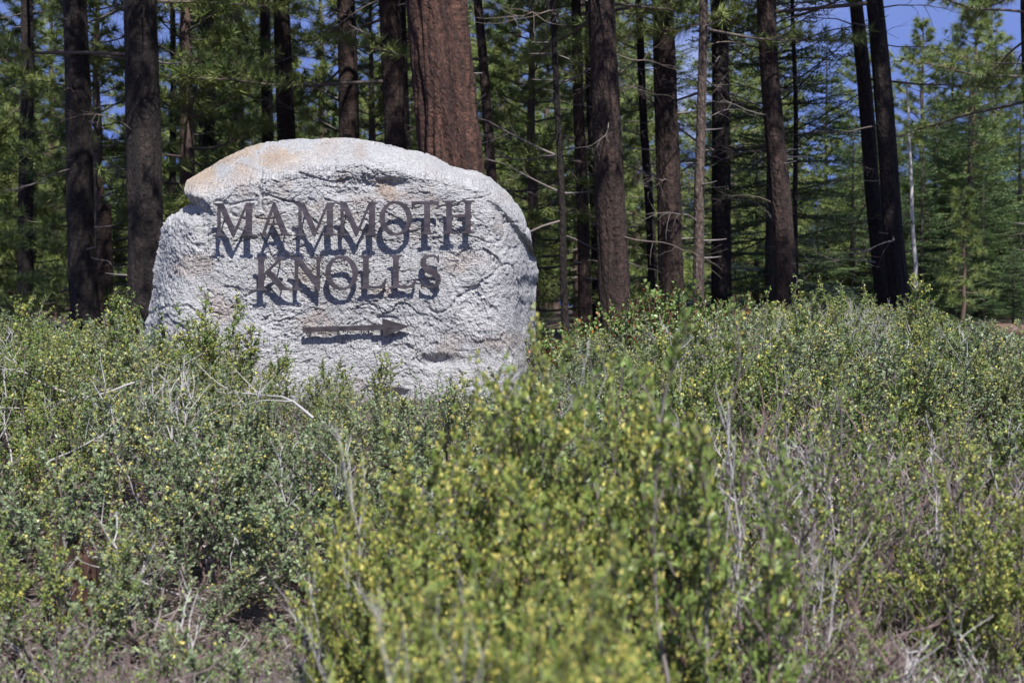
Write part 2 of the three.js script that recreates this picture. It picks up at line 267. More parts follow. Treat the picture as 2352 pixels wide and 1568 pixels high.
{ const f = ([a, b]) => [ZX(a), ZY(b)];
  addShape('arrow', [[842, 1124], [1494, 1103], [1493, 1051], [1712, 1113], [1502, 1194], [1499, 1141], [842, 1161]].reverse().map(f), null, [[900, 1141], [1130, 1133], [1380, 1126], [1540, 1118]].map(f), 'brushed bronze arrow pointing along the foot of the lettering'); }

// ---------------------------------------------------------------- shrubs
const jit = (r, a) => (r() * 2 - 1) * a;
const tintOf = (r, a, b, v = 0.2) => { const t = r(), k = 1 + jit(r, v); return [mix(a[0], b[0], t) * k, mix(a[1], b[1], t) * k, mix(a[2], b[2], t) * k]; };
function wander(r, a, dir, len, n, bend, up) {             // a crooked growing twig: points from a
  const pts = [a.clone()], d = dir.clone().normalize(), p = a.clone();
  for (let k = 0; k < n; k++) { d.x += jit(r, bend); d.y += jit(r, bend) + up; d.z += jit(r, bend); d.normalize(); p.addScaledVector(d, len / n); pts.push(p.clone()); }
  return pts;
}
const along = (pts, t) => { const f = clamp(t) * (pts.length - 1), k = Math.min(pts.length - 2, Math.floor(f)); return pts[k].clone().lerp(pts[k + 1], f - k); };
const dirAt = (pts, t) => { const k = Math.min(pts.length - 2, Math.floor(clamp(t) * (pts.length - 1))); return pts[k + 1].clone().sub(pts[k]).normalize(); };
const _a = V(0, 0, 0), _b = V(0, 0, 0), _c = V(0, 0, 0);
function leaf(m, r, p, d, len, wid, c) {                   // wedge-shaped leaf, broad near its end, slightly folded
  _a.set(jit(r, 1), jit(r, 1), jit(r, 1)).cross(d).normalize(); _b.crossVectors(d, _a);
  const f = wid * 0.22, q = len * 0.72;
  const i0 = m.v(p.x, p.y, p.z, c);
  const i1 = m.v(p.x + d.x * q + _a.x * wid / 2 + _b.x * f, p.y + d.y * q + _a.y * wid / 2 + _b.y * f, p.z + d.z * q + _a.z * wid / 2 + _b.z * f, c);
  const i2 = m.v(p.x + d.x * len, p.y + d.y * len, p.z + d.z * len, c);
  const i3 = m.v(p.x + d.x * q - _a.x * wid / 2 + _b.x * f, p.y + d.y * q - _a.y * wid / 2 + _b.y * f, p.z + d.z * q - _a.z * wid / 2 + _b.z * f, c);
  m.t(i0, i1, i2); m.t(i0, i2, i3);
}
const LEAF_A = [0.105, 0.175, 0.032], LEAF_B = [0.25, 0.32, 0.095], NEW_A = [0.46, 0.44, 0.09], NEW_B = [0.82, 0.69, 0.22], RED_TWIG = [0.13, 0.07, 0.06], GREY_TWIG = [0.30, 0.27, 0.26], PALE = [0.52, 0.49, 0.48];
function bitterbrush(seed, Hh, R, o) {
  const r = rngOf(seed), st = new MB(), lf = new MB(), fl = new MB(); let shoot = 0;
  const fasc = (pts, t, n) => {
    const p = along(pts, t), d0 = dirAt(pts, t), out = _c.set(jit(r, 1), jit(r, 0.7) + 0.45, jit(r, 1)).normalize().clone();
    const young = r() < shoot, c = stain(tintOf(r, o.ca ?? LEAF_A, o.cb ?? LEAF_B), NEW_A, 0.4 * shoot * r());
    for (let k = 0; k < n; k++) { const d = out.clone().multiplyScalar(0.8).add(d0.clone().multiplyScalar(0.35)); d.x += jit(r, 0.75); d.y += jit(r, 0.6); d.z += jit(r, 0.75); d.normalize(); leaf(lf, r, p, d, o.leaf * (0.65 + 0.65 * r()), o.leaf * (0.3 + 0.18 * r()), c); }
    if (young) { const yc = tintOf(r, NEW_A, NEW_B); for (let k = 0; k < 3; k++) { const d = V(jit(r, 0.8), 0.5 + jit(r, 0.6), jit(r, 0.8)).add(out).normalize(); leaf(fl, r, p.clone().addScaledVector(out, o.leaf * 0.4), d, o.leaf * (0.45 + 0.4 * r()), o.leaf * (0.26 + 0.2 * r()), yc); } }
  };
  for (let s = 0; s < o.stems; s++) {
    const az = (s + r()) / o.stems * TAU, tilt = Math.sqrt(r()), dead = r() < o.dead;
    const target = V(Math.cos(az) * R * tilt, Hh * (0.62 + 0.38 * (1 - tilt * tilt)) * (0.7 + 0.36 * r()), Math.sin(az) * R * tilt);
    const base = V(Math.cos(az) * R * 0.16 * r(), -0.04, Math.sin(az) * R * 0.16 * r()), n = 8, pts = [base];
    const bow = V(Math.cos(az) * R * 0.22 * tilt, -0.05 * Hh, Math.sin(az) * R * 0.22 * tilt);
    for (let k = 1; k <= n; k++) { const t = k / n, q = base.clone().lerp(target, t).addScaledVector(bow, Math.sin(t * Math.PI)); q.x += jit(r, 0.03 * Hh); q.y += jit(r, 0.015 * Hh); q.z += jit(r, 0.03 * Hh); pts.push(q); }
    const rad = 0.005 + 0.008 * r() * Hh, sc = dead ? PALE : stain(GREY_TWIG, o.twig ?? RED_TWIG, r()), tk = o.thick ?? 1;
    st.tube(pts, pts.map((_, k) => mix(rad, 0.0014, k / n)), 5, sc);
    const lat = Math.round(o.laterals * (0.8 + 0.4 * r()));
    for (let l = 0; l < lat; l++) {
      const t = mix(o.low, 1, (l + r()) / lat), p = along(pts, t), d = V(jit(r, 1), 0.35 + jit(r, 0.5), jit(r, 1)).add(V(Math.cos(az), 0, Math.sin(az)).multiplyScalar(0.5 * tilt)).addScaledVector(dirAt(pts, t), 0.5);
      const len = (o.lat ?? 1) * (0.10 + 0.20 * r()) * Math.sqrt(Hh) * (1.1 - 0.4 * t), lp = wander(r, p, d, len, 4, 0.22, 0.09), tc = dead ? PALE : stain(GREY_TWIG, o.twig ?? RED_TWIG, 0.3 + 0.7 * r());
      st.tube(lp, lp.map((_, k) => tk * mix(0.0026, 0.0011, k / 4)), 3, tc);
      const bare = dead ? 0.95 : o.bare; shoot = r() < o.yellow ? 0.35 + 0.6 * r() : 0.04;
      if (r() > bare) { const nf = Math.round(len / o.gap); for (let k = 0; k < nf; k++) fasc(lp, (k + r()) / nf, o.leaves); }
      const subs = Math.floor(o.subs * (0.6 + 0.8 * r()));
      for (let q = 0; q < subs; q++) {
        const tt = 0.25 + 0.75 * r(), sp = wander(r, along(lp, tt), dirAt(lp, tt).multiplyScalar(0.6).add(V(jit(r, 0.9), 0.3 + jit(r, 0.5), jit(r, 0.9))), len * (0.3 + 0.4 * r()), 3, 0.2, 0.1);
        st.tube(sp, sp.map((_, k) => tk * mix(0.0017, 0.0009, k / 3)), 3, tc, false);
        if (r() > bare) { const nf = Math.max(3, Math.round(len * 0.5 / o.gap)); for (let k = 0; k < nf; k++) fasc(sp, (k + r()) / nf, o.leaves); }
      }
    }
    if (!dead && o.bare < 0.6) { const nf = Math.round(0.35 * Hh / o.gap); for (let k = 0; k < nf; k++) fasc(pts, mix(0.6, 1, (k + r()) / nf), o.leaves); }
  }
  return { stems: st.geo(true), foliage: lf.geo(), flowers: fl.n > 2400 ? fl.geo() : null, H: Hh, R, tris: (st.i.length + lf.i.length + fl.i.length) / 3 };
}
const std = { stems: 15, laterals: 13, subs: 2.3, low: 0.3, leaf: 0.0195, gap: 0.0165, leaves: 5, yellow: 0.3, dead: 0.1, bare: 0.1 };
const SAGE = { ca: [0.105, 0.165, 0.06], cb: [0.275, 0.34, 0.19] };
const kinds = {
  tall: [1, 2].map((s) => bitterbrush(10 + s, 1.35, 0.6, { ...std, stems: 17, laterals: 17, subs: 2.6, yellow: 0.85, low: 0.4, leaf: 0.024, gap: 0.018, ca: [0.11, 0.175, 0.03], cb: [0.26, 0.325, 0.085] })),
  mid: [1, 2, 3, 4].map((s) => bitterbrush(20 + s, 0.85, 0.55, { ...std, yellow: s % 2 ? 0.6 : 0.36, dead: 0.06 + 0.05 * s, ...(s > 2 ? SAGE : {}) })),
  low: [1, 2, 3].map((s) => bitterbrush(30 + s, 0.5, 0.48, { ...std, stems: 15, laterals: 10, leaf: 0.0175, yellow: 0.2, dead: 0.13, ...SAGE })),
  bare: [1, 2].map((s) => bitterbrush(40 + s, 0.7, 0.6, { ...std, stems: 30, laterals: 14, subs: 4, bare: 0.9, dead: 0.16, yellow: 0.05, low: 0.12, thick: 1.4, lat: 1.2, twig: [0.20, 0.125, 0.12] })),
};
kinds.half = [1, 2].map((s) => bitterbrush(50 + s, 1.05, 0.6, { ...std, stems: 20, laterals: 15, subs: 3, bare: 0.6, dead: 0.15, yellow: 0.5, low: 0.2, thick: 1.3, twig: [0.16, 0.10, 0.10] }));
kinds.spray = [1, 2, 3].map((s) => bitterbrush(60 + s, 0.9, 0.2, { ...std, stems: 5, laterals: 24, subs: 2, low: 0.15, lat: 0.62, yellow: 0.4, dead: 0 }));
const shrubCount = { n: 0 };
function plantShrub(kind, v, x, z, height, name, label, group, spread = 1) {
  const k = kinds[kind][v % kinds[kind].length], s = height / k.H;
  const g = thing(name, label, 'shrub', V(x, groundY(x, z), z), group);
  mesh('stems', k.stems, twigMat, g); mesh('foliage', k.foliage, leafMat, g); if (k.flowers) mesh('flowers', k.flowers, flowerMat, g).userData.kind = 'stuff';
  g.scale.set(s * spread, s, s * spread); g.rotation.y = (shrubCount.n++ * 2.399) % TAU;
  return g;
}
// skyline of the shrubs in the photograph: no shrub may grow above it
const skyline = [[-100, 700], [0, 705], [150, 735], [260, 705], [320, 700], [345, 760], [400, 770], [480, 735], [560, 760], [640, 830], [700, 820], [800, 830], [860, 890], [950, 905], [1050, 910], [1130, 880], [1200, 850], [1240, 770], [1300, 770], [1400, 755], [1500, 730], [1600, 700], [1700, 715], [1850, 675], [1950, 685], [2100, 695], [2200, 720], [2280, 755], [2352, 765], [2500, 770]];
const project = (p) => { const q = p.clone().sub(camera.position).applyEuler(new THREE.Euler(-PITCH, 0, 0)); return [W / 2 + q.x / -q.z * F, H / 2 - q.y / -q.z * F]; };
{
  const r = rngOf(77);
  for (let d = 4.7; d < 17; d += 0.56 + 0.018 * d) {
    const half = 0.36 * d + 0.7;
    for (let x0 = -half; x0 < half; x0 += 0.62) {
      const x = x0 + jit(r, 0.28), z = -(d + jit(r, 0.25)), depth = -z, y = groundY(x, z);
      const [px, py] = project(V(x, y, z));
      if (depth > 9.55 && depth < 12.2 && px > 300 && px < 1275) continue;
      if (depth > 9.5 && px > 345 && px < 1225) continue;
      if (depth > 13 && px < 345) continue;
      const spr = 0.45 / depth * F * 0.6; let lim = 0; for (let k = -1; k <= 1; k += 0.5) lim = Math.max(lim, lerpLine(skyline, px + spr * k));
      const roomTop = at(px, lim, depth).y - y;             // height at which the crown reaches that skyline
      let h = Math.min(roomTop * (0.86 + 0.2 * r()), 0.46 + 0.66 * r());
      if (depth < 6.3) { h = Math.min(h, 0.42 + 0.2 * r()); if (px < 900 && r() < 0.08) continue; }
      if (px > 1600 && depth < 5.6 && r() < 0.75) continue;
      if (px > 1600 && depth < 9 && r() < 0.16) continue;
      if (px < 700 && depth < 5.3 && r() < 0.5) continue;
      if (h < 0.22) continue;
      if (Math.hypot(px - 175, (py - 1330) * 0.8) < 45) continue;   // a hollow round a decayed stump
      const kind = h < 0.58 ? 'low' : 'mid', v = Math.floor(r() * 12);
      const [where, zone] = depth > 9.6 && px > 1225 ? ['on flat ground between boulder and trunks', 'beyond the boulder'] : depth > 8.2 && px > 345 && px < 1260 ? ['growing against the foot of the boulder', 'at the foot of the boulder'] : px <= 345 && depth > 7.5 ? ['in front of the broken snag', 'in front of the snag'] : ['on the open slope below the boulder', 'on the open slope'];
      if (kind === 'low') plantShrub('low', v, x, z, h, 'bitterbrush', 'low spreading bitterbrush with small grey-green leaves ' + where, 'low bitterbrush ' + zone, 1.15);
      else plantShrub('mid', v, x, z, h, 'bitterbrush', 'knee-high bitterbrush with yellow-flecked leaves ' + where, 'knee-high bitterbrush ' + zone);
    }
  }
  // young sprays that stand up before the stone
  for (const [px, top, d, k] of [[500, 615, 8.7, 0], [465, 690, 8.4, 1], [545, 700, 8.5, 2], [880, 790, 8.3, 1], [760, 790, 8.4, 3], [640, 775, 8.6, 2], [330, 630, 8.6, 3], [250, 620, 9.1, 0], [60, 650, 8.8, 1], [1050, 850, 8.2, 2], [1830, 590, 10.5, 0], [2100, 600, 10, 1], [2170, 650, 9, 2], [1960, 610, 11, 3], [1690, 690, 7.6, 0], [1790, 740, 7.0, 1], [1930, 720, 7.8, 2], [2010, 790, 6.6, 0], [2120, 760, 7.2, 1], [2260, 760, 7.8, 2], [2320, 850, 6.4, 0], [1600, 800, 6.6, 1]]) { const q = at(px, top, d); const h = q.y - groundY(q.x, q.z); plantShrub('spray', k, q.x, q.z, h, 'bitterbrush', 'slim upright bitterbrush spray rising above its neighbours', 'upright bitterbrush sprays'); }
  for (const [px, top, d, k] of [[690, 960, 6.9, 0], [630, 930, 7.5, 1], [740, 1010, 6.3, 2], [600, 1010, 6.5, 1]]) { const q = at(px, top, d); plantShrub('low', k, q.x, q.z, q.y - groundY(q.x, q.z), 'bitterbrush', 'low spreading bitterbrush with small grey-green leaves on the open slope below the boulder', 'low bitterbrush on the open slope', 1.15); }
  // tall shrubs close by, out of focus
  const near = [[1010, 960, 3.9, 0.7], [1180, 930, 3.7, 0.66], [1330, 780, 4.0, 0.56], [1400, 960, 3.8, 0.58], [900, 1080, 4.0, 0.62], [1210, 1150, 2.9, 0.66], [1060, 1270, 2.7, 0.6], [1350, 1290, 2.7, 0.56], [1180, 1330, 2.4, 0.6], [2310, 1050, 4.7, 0.75]];
  near.forEach(([px, top, d, sp], k) => { const q = at(px, top, d); plantShrub('tall', k, q.x, q.z, q.y - groundY(q.x, q.z), 'tall_bitterbrush', 'chest-high bitterbrush thick with pale yellow flowers at the slope bottom', 'tall flowering bitterbrush at the slope bottom', sp); });
  for (const [px, top, d, k] of [[1375, 670, 4.1, 0], [1190, 745, 4.0, 1], [1640, 620, 3.4, 2], [1300, 800, 3.9, 2], [1560, 870, 3.5, 1]]) { const q = at(px, top, d); plantShrub('spray', k, q.x, q.z, q.y - groundY(q.x, q.z), 'tall_bitterbrush', 'single tall wand of bitterbrush overtopping the flowering shrubs', 'tall bitterbrush wands', 0.62); }
  for (const [px, top, d, k] of [[1640, 890, 4.6, 0], [1770, 850, 5.1, 1], [1900, 960, 5.2, 0], [2060, 930, 5.1, 1], [2200, 1090, 4.8, 0], [1700, 1150, 4.4, 1]]) { const q = at(px, top, d); plantShrub('half', k, q.x, q.z, q.y - groundY(q.x, q.z), 'bitterbrush', 'straggly bitterbrush with many bare grey twigs beside the tall flowering shrubs', 'straggly half-bare bitterbrush', 0.8); }
  const bareSpots = [[1880, 1180, 6.0, 0.75, 1], [2150, 1300, 5.6, 0.6, 0], [1700, 1400, 4.9, 0.55, 0]];
  for (let k = 0; k < 11; k++) bareSpots.push([60 + 68 * k + jit(r, 20), 1540 + jit(r, 25), 4.25 + jit(r, 0.25), 0.3 + 0.24 * r(), k]);
  for (let k = 0; k < 12; k++) bareSpots.push([1560 + 70 * k + jit(r, 20), 1530 + jit(r, 35), 4.45 + jit(r, 0.3), 0.3 + 0.28 * r(), k]);
  // bare twiggy shrubs
  for (const [px, py, d, h, k] of bareSpots) { const q = at(px, py, d); plantShrub('bare', k, q.x, q.z, h, 'bare_shrub', px < 900 ? 'leafless shrub of tangled purplish twigs downhill of the decayed stump' : 'leafless shrub of tangled grey twigs under the straggly bitterbrush', px < 900 ? 'leafless shrubs by the stump' : 'leafless shrubs under the bitterbrush', 1.15); }
}
// manzanita: round waxy leaves on red stems, beside the boulder
{
  const build = (seed) => {
    const r = rngOf(seed), st = new MB(), lf = new MB();
    for (let s = 0; s < 26; s++) {
      const az = r() * TAU, tilt = r(), pts = wander(r, V(0, -0.03, 0), V(Math.cos(az) * tilt * 1.2, 1, Math.sin(az) * tilt * 1.2), 0.5 + 0.25 * r(), 6, 0.18, 0.06);
      st.tube(pts, pts.map((_, k) => mix(0.009, 0.003, k / 6)), 5, [0.17, 0.06, 0.04]);
      for (let b = 0; b < 4; b++) {
        const t = 0.5 + 0.5 * (b + r()) / 4, bp = wander(r, along(pts, t), dirAt(pts, t).add(V(jit(r, 0.9), 0.5, jit(r, 0.9))), 0.14, 3, 0.15, 0.1);
        st.tube(bp, bp.map(() => 0.0025), 4, [0.2, 0.09, 0.05]);
        for (let k = 0; k < 11; k++) {
          const p = along(bp, 0.15 + 0.85 * k / 11), d = V(jit(r, 1), 0.55 + jit(r, 0.5), jit(r, 1)).normalize(), red = r() < 0.03, c = red ? [0.5, 0.14, 0.04] : tintOf(r, [0.10, 0.17, 0.03], [0.19, 0.26, 0.09]);
          const L = 0.026 + 0.012 * r(), Wd = L * 0.72; _a.set(jit(r, 1), jit(r, 1), jit(r, 1)).cross(d).normalize(); _b.crossVectors(d, _a);
          const mid = lf.v(p.x + d.x * L * 0.55, p.y + d.y * L * 0.55, p.z + d.z * L * 0.55, c), ring = [];
          for (let q = 0; q < 8; q++) { const a = q / 8 * TAU, u = L * (0.55 - 0.47 * Math.cos(a)), w = Wd * 0.5 * Math.sin(a), f = Math.abs(w) * 0.25; ring.push(lf.v(p.x + d.x * u + _a.x * w + _b.x * f, p.y + d.y * u + _a.y * w + _b.y * f, p.z + d.z * u + _a.z * w + _b.z * f, c)); }
          for (let q = 0; q < 8; q++) lf.t(mid, ring[q], ring[(q + 1) % 8]);
        }
      }
    }
    return { st: st.geo(true), lf: lf.geo() };
  };
  const va = [build(5), build(6)];
  for (const [px, top, d, k] of [[1560, 655, 11.2, 0], [1470, 690, 10.8, 1], [1400, 705, 11.0, 0], [1330, 740, 10.6, 1], [1270, 765, 10.4, 0], [1610, 670, 12, 1]]) {
    const q = at(px, top, d), h = q.y - groundY(q.x, q.z), g = thing('manzanita', 'manzanita with round waxy bright green leaves beside the boulder', 'shrub', V(q.x, groundY(q.x, q.z), q.z), 'manzanita beside the boulder');
    mesh('stems', va[k].st, twigMat, g); mesh('foliage', va[k].lf, waxLeafMat, g); const s = h / 0.72; g.scale.set(s, s, s); g.rotation.y = px;
  }
}

// ---------------------------------------------------------------- trees
const DEAD_WOOD = [0.23, 0.20, 0.19];
function tuft(m, r, p, d, n, len, wid, c) {                // a spray of long needles round a shoot's end
  _a.set(jit(r, 1), jit(r, 1), jit(r, 1)).cross(d).normalize(); _b.crossVectors(d, _a);
  for (let k = 0; k < n; k++) {
    const a = r() * TAU, sp = 0.15 + 1.15 * Math.sqrt(r()), L = len * (0.7 + 0.45 * r()), ca = Math.cos(a) * Math.sin(sp), sa = Math.sin(a) * Math.sin(sp), cd = Math.cos(sp);
    const x = d.x * cd + _a.x * ca + _b.x * sa, y = d.y * cd + _a.y * ca + _b.y * sa, z = d.z * cd + _a.z * ca + _b.z * sa, back = 0.35 * len * r();
    const bx = p.x - d.x * back, by = p.y - d.y * back, bz = p.z - d.z * back, wx = jit(r, wid), wy = jit(r, wid), wz = jit(r, wid), kk = 0.8 + 0.4 * r(), cc = [c[0] * kk, c[1] * kk, c[2] * kk];
    const i = m.v(bx - wx, by - wy, bz - wz, cc); m.v(bx + wx, by + wy, bz + wz, cc); m.v(bx + x * L, by + y * L - 0.08 * L, bz + z * L, cc); m.t(i, i + 1, i + 2);
  }
}
const PINE_A = [0.11, 0.17, 0.042], PINE_B = [0.29, 0.335, 0.10];
function growBough(wood, nd, r, base, dir, len, o) {
  const main = wander(r, base, dir, len, 6, 0.10, o.up ?? 0.05);
  wood.tube(main, main.map((_, k) => mix(o.rad ?? 0.008 + 0.006 * len, 0.004, k / 6)), 5, stain(DEAD_WOOD, [0.11, 0.08, 0.065], 0.75));
  const n = Math.max(4, Math.round(len * (o.twigs ?? 9)));
  for (let k = 0; k < n; k++) {
    const t = mix(o.from ?? 0.3, 1, (k + r()) / n), side = k % 2 ? 1 : -1, dm = dirAt(main, t), sd = V(-dm.z, 0.1 + jit(r, 0.35), dm.x).multiplyScalar(side * (0.5 + 0.6 * r())).add(dm);
    const tw = wander(r, along(main, t), sd, (0.16 + 0.3 * r()) * Math.min(1.2, len * 0.6) * (1.15 - 0.5 * t), 3, 0.15, 0.12);
    wood.tube(tw, tw.map((_, q) => mix(0.006, 0.003, q / 3)), 3, [0.17, 0.12, 0.09], false);
    const c = tintOf(r, PINE_A, PINE_B, 0.15);
    tuft(nd, r, tw[3], dirAt(tw, 0.9), o.needles, o.nlen, o.nwid, c);
    if (r() < (o.second ?? 0.6)) tuft(nd, r, tw[2], dirAt(tw, 0.6), Math.round(o.needles * 0.8), o.nlen, o.nwid, c);
  }
  tuft(nd, r, main[6], dirAt(main, 0.95), o.needles, o.nlen, o.nwid, tintOf(r, PINE_A, PINE_B));
}
const boughKinds = [1, 2, 3, 4, 5, 6].map((s) => { const w = new MB(), n = new MB(), r = rngOf(100 + s); growBough(w, n, r, V(0, 0, 0), V(1, -0.12 + 0.1 * r(), 0), 1.9 + 0.25 * s, { needles: 44, nlen: 0.19, nwid: 0.006, up: 0.03 }); return { w: w.geo(true), n: n.geo() }; });
const deadKinds = [1, 2, 3, 4, 5, 6, 7].map((s) => {
  const w = new MB(), r = rngOf(200 + s), len = 0.8 + 0.28 * s, main = wander(r, V(0, 0, 0), V(1, -0.1 + jit(r, 0.3), 0), len, 8, 0.22, -0.012), c = stain(DEAD_WOOD, [0.16, 0.12, 0.10], r());
  w.tube(main, main.map((_, k) => mix(0.007 + 0.005 * len, 0.0025, k / 8)), 5, c);
  for (let k = 0; k < 3 + s; k++) { const t = 0.25 + 0.75 * r(), dm = dirAt(main, t), tw = wander(r, along(main, t), dm.add(V(jit(r, 0.7), jit(r, 0.9), jit(r, 1.1))), len * (0.15 + 0.3 * r()), 5, 0.25, -0.02); w.tube(tw, tw.map((_, q) => mix(0.006, 0.002, q / 5)), 3, c); if (r() < 0.6) { const t2 = wander(r, tw[3], dirAt(tw, 0.6).add(V(jit(r, 1), jit(r, 1), jit(r, 1))), len * 0.12, 3, 0.2, 0); w.tube(t2, t2.map(() => 0.002), 3, c); } }
  return w.geo(true);
});
const stubKind = (() => { const w = new MB(), r = rngOf(299), m = wander(r, V(0, 0, 0), V(1, 0.1, 0.1), 0.3, 3, 0.15, 0); w.tube(m, [0.014, 0.011, 0.008, 0.005], 5, DEAD_WOOD); return w.geo(true); })();
function pineCrown(seed, h0, h1, R, o = {}) {              // whole crown between two heights, for trees whose boughs are not told apart
  const r = rngOf(seed), w = new MB(), n = new MB(), count = o.boughs ?? 64;
  for (let k = 0; k < count; k++) {
    const t = Math.pow((k + r()) / count, o.low ?? 1), y = mix(h0, h1, t), az = k * 2.399 + jit(r, 0.5), len = R * (o.column ? 1 : Math.pow(1 - t, 0.75) * 0.92 + 0.08) * (0.65 + 0.45 * r());
    growBough(w, n, r, V(0, y, 0), V(Math.cos(az), mix(-0.25, 0.55, t) + jit(r, 0.15), Math.sin(az)), Math.max(0.35, len), { needles: o.needles ?? 38, nlen: o.nlen ?? 0.22, nwid: 0.0075, twigs: o.twigs ?? 7, second: 0.5, from: 0.25, up: 0.06, rad: 0.01 + 0.008 * len });
  }
  return { w: w.geo(true), n: n.geo(), tris: (w.i.length + n.i.length) / 3 };
}
function trunkGeo(seed, axis, rad, sides, rows, tone, furrow) {  // furrowed bark on a tapered, slightly bent stem; uv in metres
  const p = [], c = [], uv = [], idx = [], T = V(0, 0, 0), A = V(0, 0, 0), B = V(0, 0, 0), r = rngOf(seed), off = r() * 50;
  for (let j = 0; j <= rows; j++) {
    const t = j / rows, q = along(axis, t), R = rad(t); T.copy(dirAt(axis, t)); A.crossVectors(T, V(0, 0, 1)).normalize(); B.crossVectors(A, T);
    for (let s = 0; s <= sides; s++) {
      const a = s / sides * TAU, cx = Math.cos(a), sx = Math.sin(a), f = Math.min(7, Math.max(3, R * 13));
      const warp = 0.6 * noise(cx * 2 + off, sx * 2, q.y * 0.9);
      const n1 = 1 - Math.abs(noise(cx * f + warp, sx * f + off, q.y * 0.85)) * 3.2, n2 = noise(cx * f * 2.4, sx * f * 2.4 + off, q.y * 2.6);
      const rr = R * (1 + 0.05 * noise(cx * 1.2 + off, sx * 1.2, q.y * 0.5)) + furrow * (Math.max(-1.1, n1) * 0.6 + 0.55 * n2) * Math.min(1, R / 0.2);
      p.push(q.x + A.x * cx * rr + B.x * sx * rr, q.y + A.y * cx * rr + B.y * sx * rr, q.z + A.z * cx * rr + B.z * sx * rr); uv.push(a * R * 1.0, q.y);
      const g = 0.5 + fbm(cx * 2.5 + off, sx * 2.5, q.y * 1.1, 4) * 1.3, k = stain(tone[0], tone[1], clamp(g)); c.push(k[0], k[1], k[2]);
    }
  }
  for (let j = 0; j < rows; j++) for (let s = 0; s < sides; s++) { const o = j * (sides + 1) + s; idx.push(o, o + sides + 1, o + 1, o + 1, o + sides + 1, o + sides + 2); }
  const g = new THREE.BufferGeometry();
  g.setAttribute('position', new THREE.Float32BufferAttribute(p, 3)); g.setAttribute('color', new THREE.Float32BufferAttribute(c, 3)); g.setAttribute('uv', new THREE.Float32BufferAttribute(uv, 2)); g.setIndex(idx); g.computeVertexNormals(); return g;
}
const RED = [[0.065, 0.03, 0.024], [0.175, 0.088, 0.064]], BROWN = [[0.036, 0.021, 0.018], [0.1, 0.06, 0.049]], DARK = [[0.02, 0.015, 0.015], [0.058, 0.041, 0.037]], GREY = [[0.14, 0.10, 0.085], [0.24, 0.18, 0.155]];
const highCrowns = [1, 2, 3].map((s) => pineCrown(300 + s, 0, 13, 3.3, { boughs: 58, twigs: 6.5, needles: 30, nlen: 0.24, low: 1.5 }));
// x at the top of the frame, x and y of the lowest visible point, width in pixels, distance, bark, dead branches, boughs, crown, label
const trees = [
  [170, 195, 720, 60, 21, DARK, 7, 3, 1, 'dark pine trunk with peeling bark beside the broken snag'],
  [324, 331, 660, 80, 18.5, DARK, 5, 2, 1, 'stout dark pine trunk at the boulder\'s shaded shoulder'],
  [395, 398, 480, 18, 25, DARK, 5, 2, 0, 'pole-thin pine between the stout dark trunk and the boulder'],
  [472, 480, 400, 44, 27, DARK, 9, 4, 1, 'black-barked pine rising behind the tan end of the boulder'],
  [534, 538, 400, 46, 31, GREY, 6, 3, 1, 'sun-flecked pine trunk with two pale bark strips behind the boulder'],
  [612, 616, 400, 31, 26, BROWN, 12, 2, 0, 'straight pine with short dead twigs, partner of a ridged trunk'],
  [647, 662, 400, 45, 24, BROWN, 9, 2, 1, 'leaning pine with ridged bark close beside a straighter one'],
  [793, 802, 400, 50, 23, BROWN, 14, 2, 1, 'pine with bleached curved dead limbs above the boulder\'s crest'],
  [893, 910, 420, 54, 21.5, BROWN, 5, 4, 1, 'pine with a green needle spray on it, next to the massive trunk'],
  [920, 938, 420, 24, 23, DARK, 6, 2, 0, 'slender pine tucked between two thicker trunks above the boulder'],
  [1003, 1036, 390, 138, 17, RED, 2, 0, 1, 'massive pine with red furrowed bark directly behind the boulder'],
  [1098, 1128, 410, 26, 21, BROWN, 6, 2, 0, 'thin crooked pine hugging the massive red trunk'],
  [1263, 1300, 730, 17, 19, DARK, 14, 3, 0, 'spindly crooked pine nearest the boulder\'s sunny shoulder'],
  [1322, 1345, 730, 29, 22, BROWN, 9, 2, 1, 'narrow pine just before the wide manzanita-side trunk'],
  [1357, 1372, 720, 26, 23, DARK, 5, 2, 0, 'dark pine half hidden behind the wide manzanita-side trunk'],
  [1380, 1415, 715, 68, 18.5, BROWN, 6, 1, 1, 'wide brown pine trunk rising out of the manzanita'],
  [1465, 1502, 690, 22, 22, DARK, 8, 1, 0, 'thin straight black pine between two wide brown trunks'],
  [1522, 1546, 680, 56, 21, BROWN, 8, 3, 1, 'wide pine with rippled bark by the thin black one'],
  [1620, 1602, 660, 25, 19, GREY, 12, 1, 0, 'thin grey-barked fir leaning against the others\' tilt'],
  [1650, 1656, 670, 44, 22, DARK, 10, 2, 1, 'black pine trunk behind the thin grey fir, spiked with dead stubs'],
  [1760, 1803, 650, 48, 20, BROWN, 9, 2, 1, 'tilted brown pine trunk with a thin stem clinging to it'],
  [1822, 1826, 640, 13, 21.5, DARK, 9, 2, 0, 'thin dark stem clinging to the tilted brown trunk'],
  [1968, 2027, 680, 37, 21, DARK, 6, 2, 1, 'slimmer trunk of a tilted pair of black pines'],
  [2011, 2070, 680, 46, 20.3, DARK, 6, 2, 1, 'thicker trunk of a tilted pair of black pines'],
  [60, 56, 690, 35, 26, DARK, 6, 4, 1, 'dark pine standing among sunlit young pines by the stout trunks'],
  [2364, 2384, 740, 36, 27, DARK, 4, 18, 1, 'pine with heavy drooping boughs against the open blue sky'],
];
